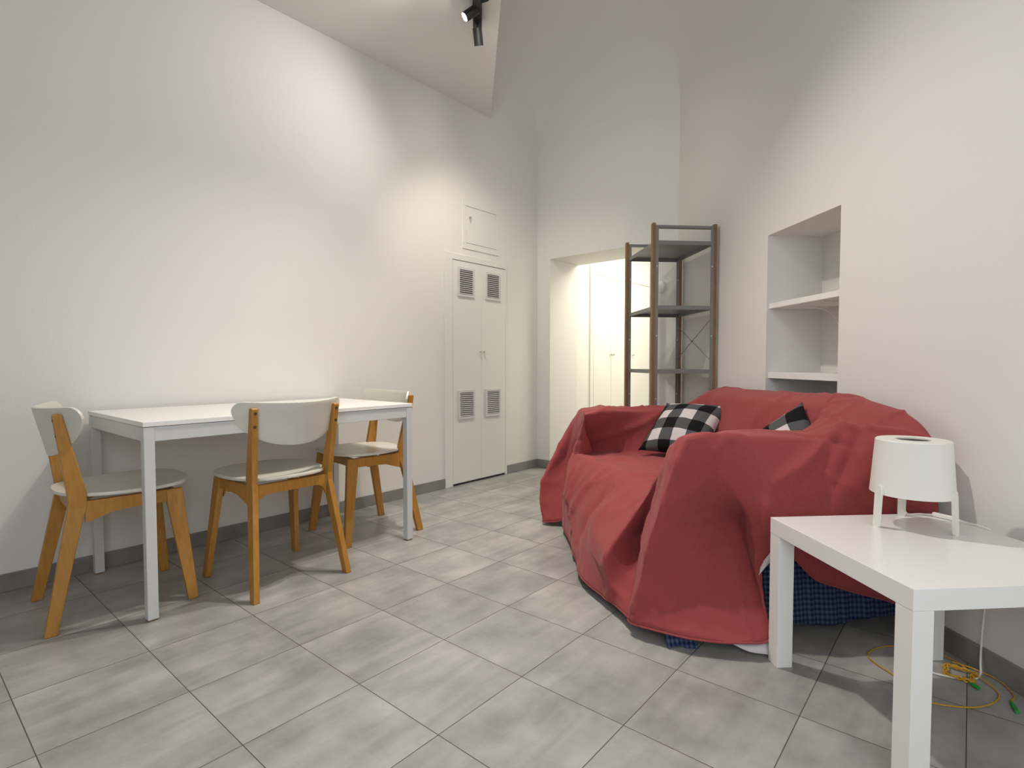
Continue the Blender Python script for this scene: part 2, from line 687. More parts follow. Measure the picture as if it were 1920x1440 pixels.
# hallway beyond the opening
H0 = JL + LA * DEP
HE = JL + LA * 2.9
HR = JR + LA * DEP
hw = MB().prism([tuple(H0), tuple(HE), tuple(HE - LN * 0.12), tuple(H0 - LN * 0.12)], 0, 2.4)
struct('wall_hallway_left', hw, M['hall'])
hw = MB().prism([tuple(HR + BA * 0.25), tuple(HR + BA * 0.25 + LA * 2.6), tuple(HR + BA * 0.4 + LA * 2.6), tuple(HR + BA * 0.4)], 0, 2.4)
struct('wall_hallway_right', hw, M['hall'])
hw = MB().prism([tuple(HE), tuple(HE + BA * 2.0), tuple(HE + BA * 2.0 + LA * .12), tuple(HE + LA * .12)], 0, 2.4)
struct('wall_hallway_end', hw, M['hall'])
hc = MB().prism([tuple(H0 - LN * .2 - LA * .05), tuple(HE - LN * .2 + LA * .2), tuple(HE + BA * 2.0 + LA * .2), tuple(HR + BA * .5 - LA * .05)], 2.4, 2.45)
struct('ceiling_hallway', hc, M['hall'])


# ---- doors of the hallway cupboard (flush fronts with fine gaps)
def flush_front(name, base, along, nrm, a, b, z0, z1, t=0.012, m=None):
    ps = [base + along * a, base + along * b, base + along * b + nrm * t, base + along * a + nrm * t]
    return MB().prism([tuple(p) for p in ps], z0, z1).build(name, m or M['hall'], bevel=0.0015)


def knob(parent_world, base, nrm, r=0.009, l=0.024, m=None):
    a = Vector(base)
    n = Vector((nrm.x, nrm.y, 0))
    mb = MB().tube([a, a + n * l * .5], r * 0.5, 12)
    mb.tube([a + n * l * .5, a + n * l * .62, a + n * l], r, 14)
    return mb.build('knob', m or M['chrome'], parent_world, smooth=True)


for (a, b, z0, z1, ka, nm) in ((0.72, 1.06, 0.06, 1.845, 1.035, 'door_3'), (1.066, 1.46, 0.06, 1.845, 1.09, 'door_4'), (0.72, 1.46, 1.853, 2.36, None, 'door_5'), (1.47, 2.1, 0.06, 1.845, 1.52, 'door_6'), (1.47, 2.1, 1.853, 2.36, None, 'door_7')):
    d = flush_front(nm, JL, LA, LN, a, b, z0, z1)
    tag(d, kind='structure')
    if ka:
        p = JL + LA * ka + LN * 0.012
        knob(d, (p.x, p.y, 1.05), LN)
ps = flush_front('trim_2', JL, LA, LN, 0.655, 0.71, 0, 2.4, 0.016)
tag(ps, kind='structure')

# ---- cupboard in the left wall: frame and two leaves with ventilation grilles
FT = 0.014


def lpt(a, t=0.0):
    return L0 + LA * a + LN * t


def lbox(mb, a0, a1, t0, t1, z0, z1):
    return mb.prism([tuple(lpt(a0, t0)), tuple(lpt(a1, t0)), tuple(lpt(a1, t1)), tuple(lpt(a0, t1))], z0, z1)


D0, DM, D1 = 2.583, 2.898, 3.195
DZ = 1.752
fr = MB()
lbox(fr, DF0, D0 - .003, 0, FT, 0.0, 1.805)
lbox(fr, D1 + .003, DF1, 0, FT, 0.0, 1.805)
lbox(fr, D0 - .003, D1 + .003, 0, FT, DZ + .005, 1.805)
struct('trim_1', fr, M['lacquer'], bevel=0.003)
gp = MB()
lbox(gp, D0 - .003, D1 + .003, 0, 0.0015, 0.0, DZ + .005)
struct('door_gap_shade', gp, M['dark'])  # thin dark sheet behind the leaves, painted as shade in their gaps
for nm, a0, a1, ka in (('door_1', D0, DM - .001, DM - .022), ('door_2', DM + .001, D1, DM + .022)):
    mb = MB()
    lbox(mb, a0, a1, 0.0015, FT - .001, 0.018, DZ)
    d = mb.build(nm, M['lacquer'], bevel=0.0012)
    tag(d, kind='structure')
    p = lpt(ka, FT - .001)
    knob(d, (p.x, p.y, 1.05), LN, 0.008, 0.03)
    c = {'door_1': 2.722, 'door_2': 3.033}[nm]
    for zc in (1.592, 0.633):
        hw_, hh = 0.092, 0.113
        g = MB()
        b_ = 0.018
        t0, t1 = FT - .001, FT + .011
        lbox(g, c - hw_, c + hw_, t0, t1, zc + hh - b_, zc + hh)
        lbox(g, c - hw_, c + hw_, t0, t1, zc - hh, zc - hh + b_)
        lbox(g, c - hw_, c - hw_ + b_, t0, t1, zc - hh + b_, zc + hh - b_)
        lbox(g, c + hw_ - b_, c + hw_, t0, t1, zc - hh + b_, zc + hh - b_)
        N = 12
        for i in range(N):
            z = zc - hh + b_ + (i + .5) * (2 * hh - 2 * b_) / N
            ps = lambda a, t: lpt(a, t)
            x0, x1 = c - hw_ + b_, c + hw_ - b_
            A1, A2 = ps(x0, t0 + .001), ps(x1, t0 + .001)
            B1, B2 = ps(x0, t0 + .010), ps(x1, t0 + .010)
            zz = 0.0030
            g.quadbox([(A1.x, A1.y, z + zz - .001), (A2.x, A2.y, z + zz - .001), (B2.x, B2.y, z - zz - .001), (B1.x, B1.y, z - zz - .001)],
                      [(A1.x, A1.y, z + zz + .001), (A2.x, A2.y, z + zz + .001), (B2.x, B2.y, z - zz + .001), (B1.x, B1.y, z - zz + .001)])
        vg = g.build('vent_grille', M['vent'], d)
        bk_ = MB()
        lbox(bk_, c - hw_ + b_, c + hw_ - b_, t0 - .0002, t0 + .0006, zc - hh + b_, zc + hh - b_)
        bk_.build('vent_shade_plate', M['vent_dark'], vg)  # flat plate coloured dark to give the shade behind the slats

# wall hatch above the cupboard
ha = empty('wall_hatch', (*lpt(2.91, 0.0), 1.86), 0)
hmb = MB()
a0, a1, hz0, hz1 = 2.70, 3.12, 1.858, 2.245
for q in ((a0, a1, hz0, hz0 + .045), (a0, a1, hz1 - .05, hz1), (a0, a0 + .035, hz0 + .045, hz1 - .05), (a1 - .035, a1, hz0 + .045, hz1 - .05)):
    lbox(hmb, q[0], q[1], 0, 0.006, q[2], q[3])
dmb = MB()
lbox(dmb, a0 + .039, a1 - .039, 0.0, 0.007, hz0 + .049, hz1 - .056)
for nm_, mb_, bv in (('frame', hmb, .0015), ('door', dmb, .001)):
    o = mb_.build(nm_, M['lacquer'], bevel=bv)
    o.parent = ha
    o.matrix_parent_inverse = Matrix.Translation(-Vector((*lpt(2.91, 0.0), 1.86)))
    if nm_ == 'door':
        kp = lpt(2.775, .007)
        k_ = MB().tube([(kp.x, kp.y, 2.105), (kp.x + LN.x * .012, kp.y + LN.y * .012, 2.105)], 0.011, 14)
        k_.box(kp.x + LN.x * .012 - .003, kp.x + LN.x * .012 + .003, kp.y + LN.y * .012 - .003, kp.y + LN.y * .012 + .003, 2.078, 2.112)
        kk = k_.build('latch', M['chrome'], o)
tag(ha, 'small square white access hatch in the wall above the ventilated cupboard doors', 'hatch')

# shelves inside the niche
for z1_, th_, lab in ((1.275, 0.028, 'upper white shelf board set in the wall niche'), (0.910, 0.032, 'lower white shelf board in the wall niche, just above the sofa back')):
    root = empty('niche_shelf', uvz((NU0 + NU1) / 2, -ND / 2, z1_ - th_), math.atan2(U.y, U.x))
    L_ = (NU1 - NU0)
    MB().box(-L_ / 2 + .001, L_ / 2 - .001, -ND / 2 + .001, ND / 2 - .012, 0, th_).build('board', M['laminate'], root, bevel=0.0015)
    for sx_ in (-0.11, 0.13):
        # angled support: arm, upright and curved gusset
        b_ = MB().box(sx_ - .012, sx_ + .012, -ND / 2 + .02, ND / 2 - .06, -0.006, 0)
        b_.box(sx_ - .012, sx_ + .012, -ND / 2 + .002, -ND / 2 + .008, -0.12, -0.0)
        arc = [(-ND / 2 + .008 + .13 * (1 - math.cos(t)), -0.006 - .11 * (1 - math.sin(t))) for t in [PI / 2 * i / 8 for i in range(9)]]
        for (y0_, z0_), (y1_, z1b) in zip(arc, arc[1:]):
            b_.quadbox([(sx_ - .003, y0_, z0_ - .006), (sx_ + .003, y0_, z0_ - .006), (sx_ + .003, y1_, z1b - .006), (sx_ - .003, y1_, z1b - .006)],
                       [(sx_ - .003, y0_, z0_), (sx_ + .003, y0_, z0_), (sx_ + .003, y1_, z1b), (sx_ - .003, y1_, z1b)])
        b_.build('bracket', M['plastic'], root)
    tag(root, lab, 'shelf', 'boards in the wall niche')

# thermostat on the strip of wall right of the opening
tp = CR + BA * ((JR - CR).length + 0.100)
th = empty('thermostat', (tp.x, tp.y, 1.545), math.atan2(BNn.y, BNn.x) - PI / 2)
mb = MB()
ring = []
for z in (0, .016, .022):
    rr_ = [.036, .036, .030][(0, .016, .022).index(z)]
    ring.append([(rr_ * math.cos(t), z, rr_ * 1.35 * math.sin(t)) for t in [2 * PI * i / 32 for i in range(32)]])
for r0, r1 in zip(ring, ring[1:]):
    pass
k = 0
mb.quadbox(ring[0], ring[1])
mb.quadbox(ring[1], ring[2])
mb.build('housing', M['glass_disc'], th, smooth=True, merge=True)
MB().tube([(0, .022, 0), (0, .025, 0)], 0.012, 20).build('dial', M['plastic'], th, smooth=True)
tag(th, 'small rounded white wall unit beside the hallway opening, seen through the shelving unit', 'thermostat')

# ------------------------------------------------------------------ ceiling spot fixture
BAR0, BAR1 = Vector((-0.203, 3.28)), Vector((-0.150, 2.40))
BD = (BAR1 - BAR0).normalized()
BP = Vector((-BD.y, BD.x))
fx = empty('ceiling_spotlight', (BAR0.x, BAR0.y, ZC), 0)
tag(fx, 'black ceiling spotlight bar with small swivelling cylinder heads', 'lamp')


def rel(p):
    return (p[0] - BAR0.x, p[1] - BAR0.y, p[2] - ZC)


hw2 = 0.026
mb = MB()
ps = [BAR0 + BP * hw2, BAR1 + BP * hw2, BAR1 - BP * hw2, BAR0 - BP * hw2]
mb.quadbox([rel((*p, ZC - 0.045)) for p in ps], [rel((*p, ZC)) for p in ps])
mb.build('bar', M['black'], fx, bevel=0.002)


def head(base, aim, lens, power, color, angle, blend, nm, lamp_r=0.03, stem=0.02, rec=0.014):
    base = Vector(base)
    aim_v = (Vector(aim) - base).normalized()
    start = base + Vector((0, 0, -stem))
    hd = MB()
    a = start - aim_v * 0.022
    L_ = 0.088
    pts = [a, a + aim_v * 0.006, a + aim_v * (L_ - .004), a + aim_v * L_]
    hd.tube([rel(p) for p in pts], 0.0265, 28)
    hd.f.pop()
    k_ = len(hd.v)
    hd.tube([rel(a + aim_v * (L_ - rec)), rel(a + aim_v * L_)], 0.0235, 28)
    hd.f.pop()
    o_ = k_ - 28
    k_ += 28
    for q in range(28):
        e = (q + 1) % 28
        hd.f.append([o_ + q, o_ + e, k_ + e, k_ + q])
    h = hd.build('spot_head', M['black'], fx, smooth=True, angle=50)
    MB().tube([rel(base), rel(start)], 0.006, 10).build('stem', M['black'], h)
    lp = a + aim_v * (L_ - rec + .0005)
    MB().tube([rel(lp), rel(lp + aim_v * .001)], 0.0225, 24).build('lens', lens, h)
    src = a + aim_v * (L_ + 0.03)
    if power:
        s = spot_light(nm, rel(src), rel(Vector(src) + aim_v), power, color, angle, blend, lamp_r)
        s.parent = fx


zb = ZC - 0.045
head((-0.200, 3.235, zb), (0.08, 4.75, 0.30), M['lens'], 46, (1.0, 0.94, 0.85), 98, 1, 'spot_beam', 0.03, stem=.045)
pA = BAR0.lerp(BAR1, 0.19)
head((*(pA + Vector((-.02, 0))), zb + .012), (-1.2, 2.92, 2.15), M['lens'], 23, (1.0, 0.95, 0.91), 128, 1.0, 'spot_beam', 0.05, stem=0.012, rec=0.002)
pB = BAR0.lerp(BAR1, 0.41)
head((*(pB + Vector((.02, 0))), zb + .012), (0.35, 4.4, 1.2), M['lens_warm'], 16, (1.0, 0.94, 0.82), 150, 1.0, 'spot_beam', 0.05, stem=0.012, rec=0.002)
pC = BAR0.lerp(BAR1, 0.90)
head((*pC, zb), (0.6, 1.5, 0.0), M['lens'], 102, (1.0, 0.94, 0.86), 126, 1.0, 'spot_beam', 0.035, stem=0.03)
pD = BAR0.lerp(BAR1, 0.66)
head((*pD, zb), (-0.95, 2.3, 0.0), M['lens'], 86, (1.0, 0.94, 0.86), 100, 1.0, 'spot_beam', 0.035, stem=0.03)

# ------------------------------------------------------------------ dining table
TO = Vector((-1.341, 1.975))
TD = az(40.0)
dt = empty('dining_table', (TO.x, TO.y, 0), math.atan2(TD.y, TD.x))
tag(dt, 'long white rectangular dining table with square grey-white legs, set against the left wall', 'table')
TLN, TWD, LEG = 1.25, 0.745, 0.036
MB().box(-.002, TLN, -.002, TWD, 0.724, 0.742).build('tabletop', M['laminate'], dt, bevel=0.0015)
for x in (0, TLN - LEG - .002):
    for y in (0, TWD - LEG - .002):
        lg = MB().box(x, x + LEG, y, y + LEG, 0.006, 0.722).build('leg', M['legs'], dt, bevel=0.002)
        MB().box(x + .003, x + LEG - .003, y + .003, y + LEG - .003, 0.0, 0.006).build('foot_cap', M['foot'], lg)
for q in ((LEG, TLN - LEG - .002, 0.003, 0.028), (LEG, TLN - LEG - .002, TWD - .03, TWD - .005)):
    MB().box(q[0], q[1], q[2], q[3], 0.668, 0.722).build('apron', M['legs'], dt, bevel=0.002)
for q in ((0.003, 0.028), (TLN - .03, TLN - .005)):
    MB().box(q[0], q[1], LEG, TWD - LEG - .002, 0.668, 0.722).build('apron', M['legs'], dt, bevel=0.002)


# ------------------------------------------------------------------ dining chairs
def ext_y(mb, prof, yf, t):
    """extrude an (x, z) outline in y; yf(z) gives the centre line"""
    mb.quadbox([(x, yf(z) - t / 2, z) for x, z in prof], [(x, yf(z) + t / 2, z) for x, z in prof])


def make_chair():
    r = empty('dining_chair', (0, 0, 0))
    for s in (1, -1):
        # rear leg and back upright in one piece
        def yr(z):
            if z < .43:
                return s * (0.212 + (0.172 - 0.212) * z / .43)
            return s * (0.172 + (0.186 - 0.172) * (z - .43) / .345)
        lo = MB()
        # built as strips so each is convex
        P = [(-0.017, 0.0), (0.020, 0.0), (0.104, 0.385), (0.118, 0.43), (0.118, 0.485), (0.053, 0.772), (0.048, 0.777), (0.030, 0.777), (0.025, 0.772), (0.064, 0.46), (0.062, 0.43)]
        ring_a = [(x, yr(z) - .0125, z) for x, z in P]
        ring_b = [(x, yr(z) + .0125, z) for x, z in P]
        lo.v += ring_a + ring_b
        n = len(P)
        for i in range(n):
            j = (i + 1) % n
            lo.f.append([i, j, n + j, n + i])
        for base_ in (0, n):
            for f in ((0, 1, 2, 10), (10, 2, 3), (10, 3, 4, 9), (9, 4, 5, 8), (8, 5, 6, 7)):
                lo.f.append([base_ + i for i in f])
        rl_ = lo.build('rear_leg', M['birch'], r, bevel=0.003)
        def yf(z):
            return s * (0.213 + (0.172 - 0.213) * z / .455)
        fm = MB()
        P = [(0.432, 0.0), (0.468, 0.0), (0.432, 0.445), (0.424, 0.456), (0.372, 0.456), (0.372, 0.40)]
        P = [(0.432, 0.0), (0.468, 0.0), (0.428, 0.452), (0.370, 0.452), (0.372, 0.400)]
        ext_y(fm, P, yf, 0.025)
        fm.build('front_leg', M['birch'], r, bevel=0.003)
        sm = MB()
        yc = s * 0.172
        sm.v += []
        for xs in (((0.112, 0.372), (0.112, 0.452), (0.20, 0.452), (0.20, 0.400)), ((0.20, 0.400), (0.20, 0.452), (0.28, 0.452), (0.27, 0.405)), ((0.27, 0.405), (0.28, 0.452), (0.372, 0.452), (0.372, 0.405))):
            k = len(sm.v)
            sm.v += [(x, yc - .011, z) for x, z in xs] + [(x, yc + .011, z) for x, z in xs]
            sm.f += [[k, k + 1, k + 2, k + 3], [k + 7, k + 6, k + 5, k + 4], [k, k + 3, k + 7, k + 4], [k + 1, k + 2, k + 6, k + 5], [k, k + 1, k + 5, k + 4], [k + 3, k + 2, k + 6, k + 7]]
        sm.build('side_rail', M['birch'], r)
        MB().tube([(0.30, yc, 0.406), (0.30, yc, 0.399)], 0.010, 12).build('plug', M['birch'], r)
    for x in (0.085, 0.392):
        c_ = MB().box(x - .011, x + .011, -0.16, 0.16, 0.410, 0.452)
        for s in (1, -1):
            # curved gusset towards the leg
            for i in range(5):
                t0, t1 = i / 5, (i + 1) / 5
                f0 = lambda t: (0.160 - 0.06 * t, 0.410 - 0.05 * (1 - math.sqrt(1 - (1 - t) ** 2)) * 1.0 - 0.0)
                (ya, za), (yb, zb_) = f0(t0), f0(t1)
                pts_b = [(x - .008, s * ya, za), (x + .008, s * ya, za), (x + .008, s * yb, zb_), (x - .008, s * yb, zb_)]
                pts_t = [(p[0], p[1], 0.412) for p in pts_b]
                c_.quadbox(pts_b, pts_t)
        c_.build('cross_rail', M['birch'], r)
    # seat: softly squared, slightly dished plywood
    sm = MB()
    rings, seg = 14, 64
    cx, cy = 0.258, 0.0
    zz = lambda q, x: 0.4655 - 0.007 * (1 - q ** 2) + 0.004 * (x / .22) ** 2
    rows = []
    for i in range(rings + 1):
        q = i / rings
        row = []
        for j in range(seg + 1):
            t = 2 * PI * j / seg
            e = 2 / 2.7
            x = math.copysign(abs(math.cos(t)) ** e, math.cos(t)) * 0.222 * q
            y = math.copysign(abs(math.sin(t)) ** e, math.sin(t)) * 0.212 * q
            y *= 1 + 0.10 * (x / .222)
            row.append((cx + x, cy + y, zz(q, x)))
        rows.append(row)
    sm.grid(rows)
    sm.build('seat', M['ply'], r, smooth=True, merge=True, solid=0.013, offset=1, bevel=0.002, angle=180)
    # backrest: curved shield
    bk = MB()
    NS, NT = 40, 12
    rows = []
    for i in range(NS + 1):
        s = -1 + 2 * i / NS
        s_ = math.sin(s * PI / 2) * 0.999
        y = 0.244 * s_
        t_ = max(0.0, (abs(s_) - 0.86) / 0.14)
        rd = 1 - math.sqrt(max(0.0, 1 - t_ * t_))
        zt = 0.804 - 0.010 * (1 - s_ ** 2)
        zb_ = 0.740 - 0.128 * max(0.0, 1 - abs(s_) ** 2.3) ** 0.75
        mid_ = 0.766
        zt += (mid_ + .001 - zt) * rd
        zb_ += (mid_ - .001 - zb_) * rd
        row = []
        for j in range(NT + 1):
            z = zb_ + (zt - zb_) * j / NT
            x = 0.0735 + (s_ ** 2 - .57) * 0.105 - 0.226 * (z - .7)
            row.append((x, y, z))
        rows.append(row)
    bk.grid(rows)
    bo = bk.build('backrest', M['ply'], r, smooth=True, solid=0.011, offset=0, bevel=0.002, angle=180)
    for s in (1, -1):
        for z in (0.755, 0.700):
            xb = 0.025 + (0.777 - z) * 0.124
            MB().tube([(xb + .004, s * 0.1845, z), (xb - .002, s * 0.1845, z)], 0.0065, 12).build('screw', M['screw'], bo)
    return r


ch0 = make_chair()
SPOT = [
    ((-1.615, 1.870), (-1.924, 2.171), 44.0, 'white and birch dining chair at the left end of the long table, turned sideways'),
    ((-0.760, 2.470), (-1.021, 2.136), -51.0, 'white and birch dining chair at the long side of the table, back to the room'),
    ((-0.828, 3.404), (-0.528, 3.117), -134.0, 'white and birch dining chair at the far end of the table, nearest the cupboard doors'),
]
for i, (pa, pb, a, lab) in enumerate(SPOT):
    o = ch0 if i == 0 else copy_tree(ch0)
    m_ = (Vector(pa) + Vector(pb)) / 2
    d = az(a)
    o.location = (m_.x, m_.y, 0)
    o.rotation_euler = (0, 0, math.atan2(d.y, d.x))
    tag(o, lab, 'chair', 'dining chairs round the white table')

# ------------------------------------------------------------------ shelving unit
SP = Vector((1.292, 3.46))
UA = az(-5.0)
su = empty('shelving_unit', (SP.x, SP.y, 0), math.atan2(UA.y, UA.x))
tag(su, 'tall open shelving unit with brown wooden posts and grey metal shelves behind the sofa', 'shelving unit')
SW, SD, SH = 0.418, 0.585, 1.832     # across (local +y, into the room), along the wall (local +x), height
for x in (0.0, SD - 0.03):
    for y, sgn in ((0.0, 1), (SW - 0.0, -1)):
        y0, y1 = (y, y + .021) if sgn > 0 else (y - .021, y)
        wdp = MB().box(x, x + .032, y0, y1, 0, SH).build('post', M['oak'], su, bevel=0.002)
        g0, g1 = (y1, y1 + .019) if sgn > 0 else (y0 - .019, y0)
        st = MB().box(x + .002, x + .006, g0, g1, 0.01, SH - .012)
        wy0, wy1 = (g0, g0 + .003) if sgn > 0 else (g1 - .003, g1)
        st.box(x + .006, x + .030, wy0, wy1, 0.01, SH - .012)
        st.build('steel_upright', M['steel'], su)
        for z in (1.565, 1.13, 0.735, 0.35):
            yy = (g0 + g1) / 2
            MB().tube([(x + .003, yy, z), (x - .001, yy, z)], 0.004, 10).build('bolt', M['bolt'], su)
    # top and bottom cross bars
    for z in (SH - .022, 0.06):
        MB().box(x + .004, x + .028, .021, SW - .021, z - .008, z + .010).build('cross_bar', M['steel'], su, bevel=.001)
for z in (1.722, 1.318, 0.915, 0.512, 0.12):
    sh = MB().box(.004, SD - .004, .024, SW - .024, z, z + .0025)
    for q in ((.004, .007, .024, SW - .024), (SD - .007, SD - .004, .024, SW - .024), (.007, SD - .007, .024, .027), (.007, SD - .007, SW - .027, SW - .024)):
        sh.box(q[0], q[1], q[2], q[3], z - .022, z)
    sh.build('shelf', M['steel'], su)
# crossed wire brace on the wall side
mb = MB()
mb.tube([(.02, .03, 1.235), (SD - .02, .03, 0.985)], 0.0022, 8)
mb.tube([(.02, .034, 0.985), (SD - .02, .034, 1.235)], 0.0022, 8)
mb.tube([(SD / 2, .026, 1.11), (SD / 2, .038, 1.11)], 0.006, 10)
mb.build('cross_brace', M['steel'], su, smooth=True)

# ------------------------------------------------------------------ sofa (under the throw)
SF = empty('sofa', (O.x, O.y, 0), math.atan2(U.y, U.x))    # local x = u, local y = v
tag(SF, 'two-seat sofa with blue plaid cover, almost hidden under the red throw', 'sofa')


def rbx(name, q, m, bev, par=SF):
    return MB().box(*q).build(name, m, par, bevel=bev, seg=4)


def skirt_uv(o, s=1.0):
    me = o.data
    ul = me.uv_layers.new(name='UVMap')
    for p in me.polygons:
        n = p.normal
        for li in p.loop_indices:
            c = me.vertices[me.loops[li].vertex_index].co
            if abs(n.z) > .7:
                ul.data[li].uv = (c.x, c.y)
            elif abs(n.x) > .7:
                ul.data[li].uv = (c.y, c.z)
            else:
                ul.data[li].uv = (c.x, c.z)


for nm, q, bev in (('seat', (.34, 1.38, .28, .82, .10, .405), .05), ('backrest', (.20, 1.50, .03, .20, .10, .775), .05),
                   ('armrest', (.27, .36, .06, .55, .10, .65), .04), ('armrest', (1.40, 1.54, .06, .74, .10, .655), .05)):
    o = rbx(nm, q, M['plaid'], bev)
    skirt_uv(o)
for x in (.24, 1.46):
    for y in (.10, .66):
        MB().tube([(x, y, 0), (x, y, .10)], .018, 14, .024).build('leg', M['black'], SF)
# gathered valance that hangs to just above the floor


def valance(p, q, z0f, z1, amp, par=SF, n=140, out=(0, 1), flare=.03):
    rows = []
    uvs = []
    p, q = Vector(p), Vector(q)
    L_ = (q - p).length
    nv = Vector(out)
    for j in range(9):
        t = j / 8
        row, ur = [], []
        for i in range(n + 1):
            s = i / n
            b_ = p.lerp(q, s)
            wob = (amp) * (0.4 + .6 * (1 - t)) * (math.sin(s * L_ * 95 + 1.3 * math.sin(s * 31)) + .5 * math.sin(s * L_ * 41 + 2))
            c = b_ + nv * (wob + flare * (1 - t))
            z0_ = z0f(s)
            row.append((c.x, c.y, z0_ + (z1 - z0_) * t))
            ur.append((s * L_ * 1.15, z0_ + (z1 - z0_) * t))
        rows.append(row)
        uvs.append(ur)
    return MB().grid(rows, uvs).build('valance', M['plaid'], par, smooth=True, solid=.002, angle=180)


valance((.13, .60), (.13, .06), lambda s: .028 + .020 * s + .008 * math.sin(s * 9), .27, .0035, out=(-1, 0))
valance((.080, .93), (.070, .83), lambda s: .003 + .004 * math.sin(s * 6), .055, .004, n=40, out=(-1, 0), flare=.03)
valance((.24, .80), (1.48, .80), lambda s: .012 + .012 * (1 - math.cos(s * 14)) , .40, .004, out=(0, 1))

# ------------------------------------------------------------------ the red throw
CAGE = [
    [(1.4313, 1.8442, 0.1200), (1.4348, 1.8445, 0.0969), (1.3162, 1.8441, 0.1325), (1.0407, 1.8301, 0.2163), (0.9204, 1.8296, 0.3286), (0.8469, 1.8526, 0.2500), (0.8368, 1.7349, 0.0600), (0.7133, 1.7367, 0.0450)],
    [(1.4331, 1.8243, 0.5000), (1.3785, 1.7593, 0.6800), (1.2356, 1.7869, 0.6200), (1.0874, 1.8743, 0.5000), (0.8864, 1.8768, 0.5000), (0.8303, 1.9020, 0.4425), (0.8391, 2.0212, 0.3600), (0.5803, 1.7647, 0.0500)],
    [(1.4226, 1.9438, 0.6000), (1.3663, 1.8987, 0.7900), (1.2234, 1.9264, 0.7400), (1.0795, 1.9640, 0.6850), (0.8794, 1.9565, 0.6900), (0.6295, 1.9411, 0.6900), (0.4905, 1.8927, 0.3600), (0.4180, 1.8745, 0.0450)],
    [(1.4043, 2.1530, 0.6000), (1.3445, 2.1478, 0.8300), (1.2293, 2.0875, 0.7900), (1.1081, 2.0970, 0.6900), (0.8845, 2.1276, 0.6800), (0.6050, 2.0779, 0.6200), (0.5347, 2.2245, 0.2557), (0.4127, 1.9203, 0.0500)],
    [(1.3947, 2.2626, 0.6000), (1.3349, 2.2574, 0.8280), (1.2215, 2.1772, 0.7850), (1.1011, 2.1767, 0.4600), (0.8594, 2.1856, 0.4400), (0.5870, 2.2723, 0.4400), (0.3595, 2.0737, 0.2200), (0.3849, 2.0377, 0.0400)],
    [(1.3677, 2.5714, 0.6000), (1.3079, 2.5662, 0.8220), (1.1684, 2.5540, 0.7800), (1.0489, 2.5435, 0.4550), (0.7908, 2.5109, 0.4500), (0.4950, 2.5771, 0.4400), (0.3516, 2.4707, 0.2400), (0.3023, 2.3079, 0.0350)],
    [(1.3372, 2.9201, 0.6000), (1.2774, 2.9148, 0.8150), (1.1379, 2.9026, 0.7750), (1.0184, 2.8922, 0.4550), (0.7628, 2.8297, 0.4500), (0.4140, 2.8416, 0.4350), (0.3117, 2.7941, 0.2300), (0.2978, 2.7596, 0.0350)],
    [(1.3162, 3.1592, 0.6000), (1.2547, 3.1739, 0.8100), (1.1161, 3.1517, 0.7650), (0.9974, 3.1313, 0.4550), (0.7393, 3.0986, 0.4500), (0.3645, 3.1944, 0.4400), (0.3029, 3.0725, 0.2800), (0.2950, 3.1082, 0.0400)],
    [(1.3040, 3.2986, 0.5500), (1.2425, 3.3133, 0.7900), (1.0866, 3.2595, 0.7350), (0.9714, 3.1993, 0.6850), (0.7730, 3.1718, 0.6800), (0.3969, 2.9742, 0.6750), (0.4859, 3.1266, 0.3500), (0.4343, 3.1422, 0.1000)],
    [(1.2962, 3.3883, 0.5000), (1.2364, 3.3831, 0.7000), (1.0788, 3.3492, 0.6900), (0.9583, 3.3487, 0.6850), (0.7591, 3.3312, 0.6850), (0.4117, 3.2791, 0.6850), (0.3308, 3.3606, 0.3600), (0.2689, 3.1636, 0.0300)],
    [(1.2944, 3.4082, 0.3500), (1.2347, 3.4030, 0.4500), (1.0753, 3.3890, 0.4500), (0.9358, 3.3768, 0.4200), (0.7348, 3.3793, 0.4000), (0.3635, 3.4916, 0.5300), (0.1700, 3.2546, 0.2400), (0.1802, 3.1978, 0.0200)],
    [(1.2936, 3.4182, 0.1500), (1.2338, 3.4129, 0.1500), (1.0644, 3.3981, 0.1200), (0.9341, 3.3967, 0.1000), (0.7088, 3.4473, 0.0800), (0.4029, 3.5008, 0.0600), (0.2605, 3.4081, 0.0300), (0.2021, 3.2724, 0.0200)],
]


def catmull(p0, p1, p2, p3, t):
    return 0.5 * ((2 * p1) + (p2 - p0) * t + (2 * p0 - 5 * p1 + 4 * p2 - p3) * t * t + (3 * p1 - p0 - 3 * p2 + p3) * t * t * t)


def soft(p0, p1, p2, p3, t, k=0.8):
    """spline eased towards the straight chord, for taut cloth"""
    return catmull(p0, p1, p2, p3, t) * k + p1.lerp(p2, t) * (1 - k)


def curve_pts(pts, n, k):
    out = []
    m = len(pts)
    for i in range(m - 1):
        p0 = pts[i - 1] if i else pts[0] * 2 - pts[1]
        p3 = pts[i + 2] if i + 2 < m else pts[m - 1] * 2 - pts[m - 2]
        for q in range(n):
            out.append(soft(p0, pts[i], pts[i + 1], p3, q / n, k))
    out.append(pts[-1])
    return out


SUB = 18
KK = 0.42
cage = [[Vector(p) for p in row] for row in CAGE]       # rows: u columns; entries: v rows
fine1 = [curve_pts(row, SUB, KK) for row in cage]       # refine along each column
ncol = len(fine1[0])
cols = [curve_pts([fine1[i][j] for i in range(len(fine1))], SUB, KK) for j in range(ncol)]
# cols[j][i]
NI, NJ = len(cols[0]), len(cols)
P3 = [[cols[j][i] for j in range(NJ)] for i in range(NI)]


def nrm_at(i, j):
    a = P3[min(i + 1, NI - 1)][j] - P3[max(i - 1, 0)][j]
    b = P3[i][min(j + 1, NJ - 1)] - P3[i][max(j - 1, 0)]
    n = a.cross(b)
    return n.normalized() if n.length > 1e-9 else Vector((0, 0, 1))


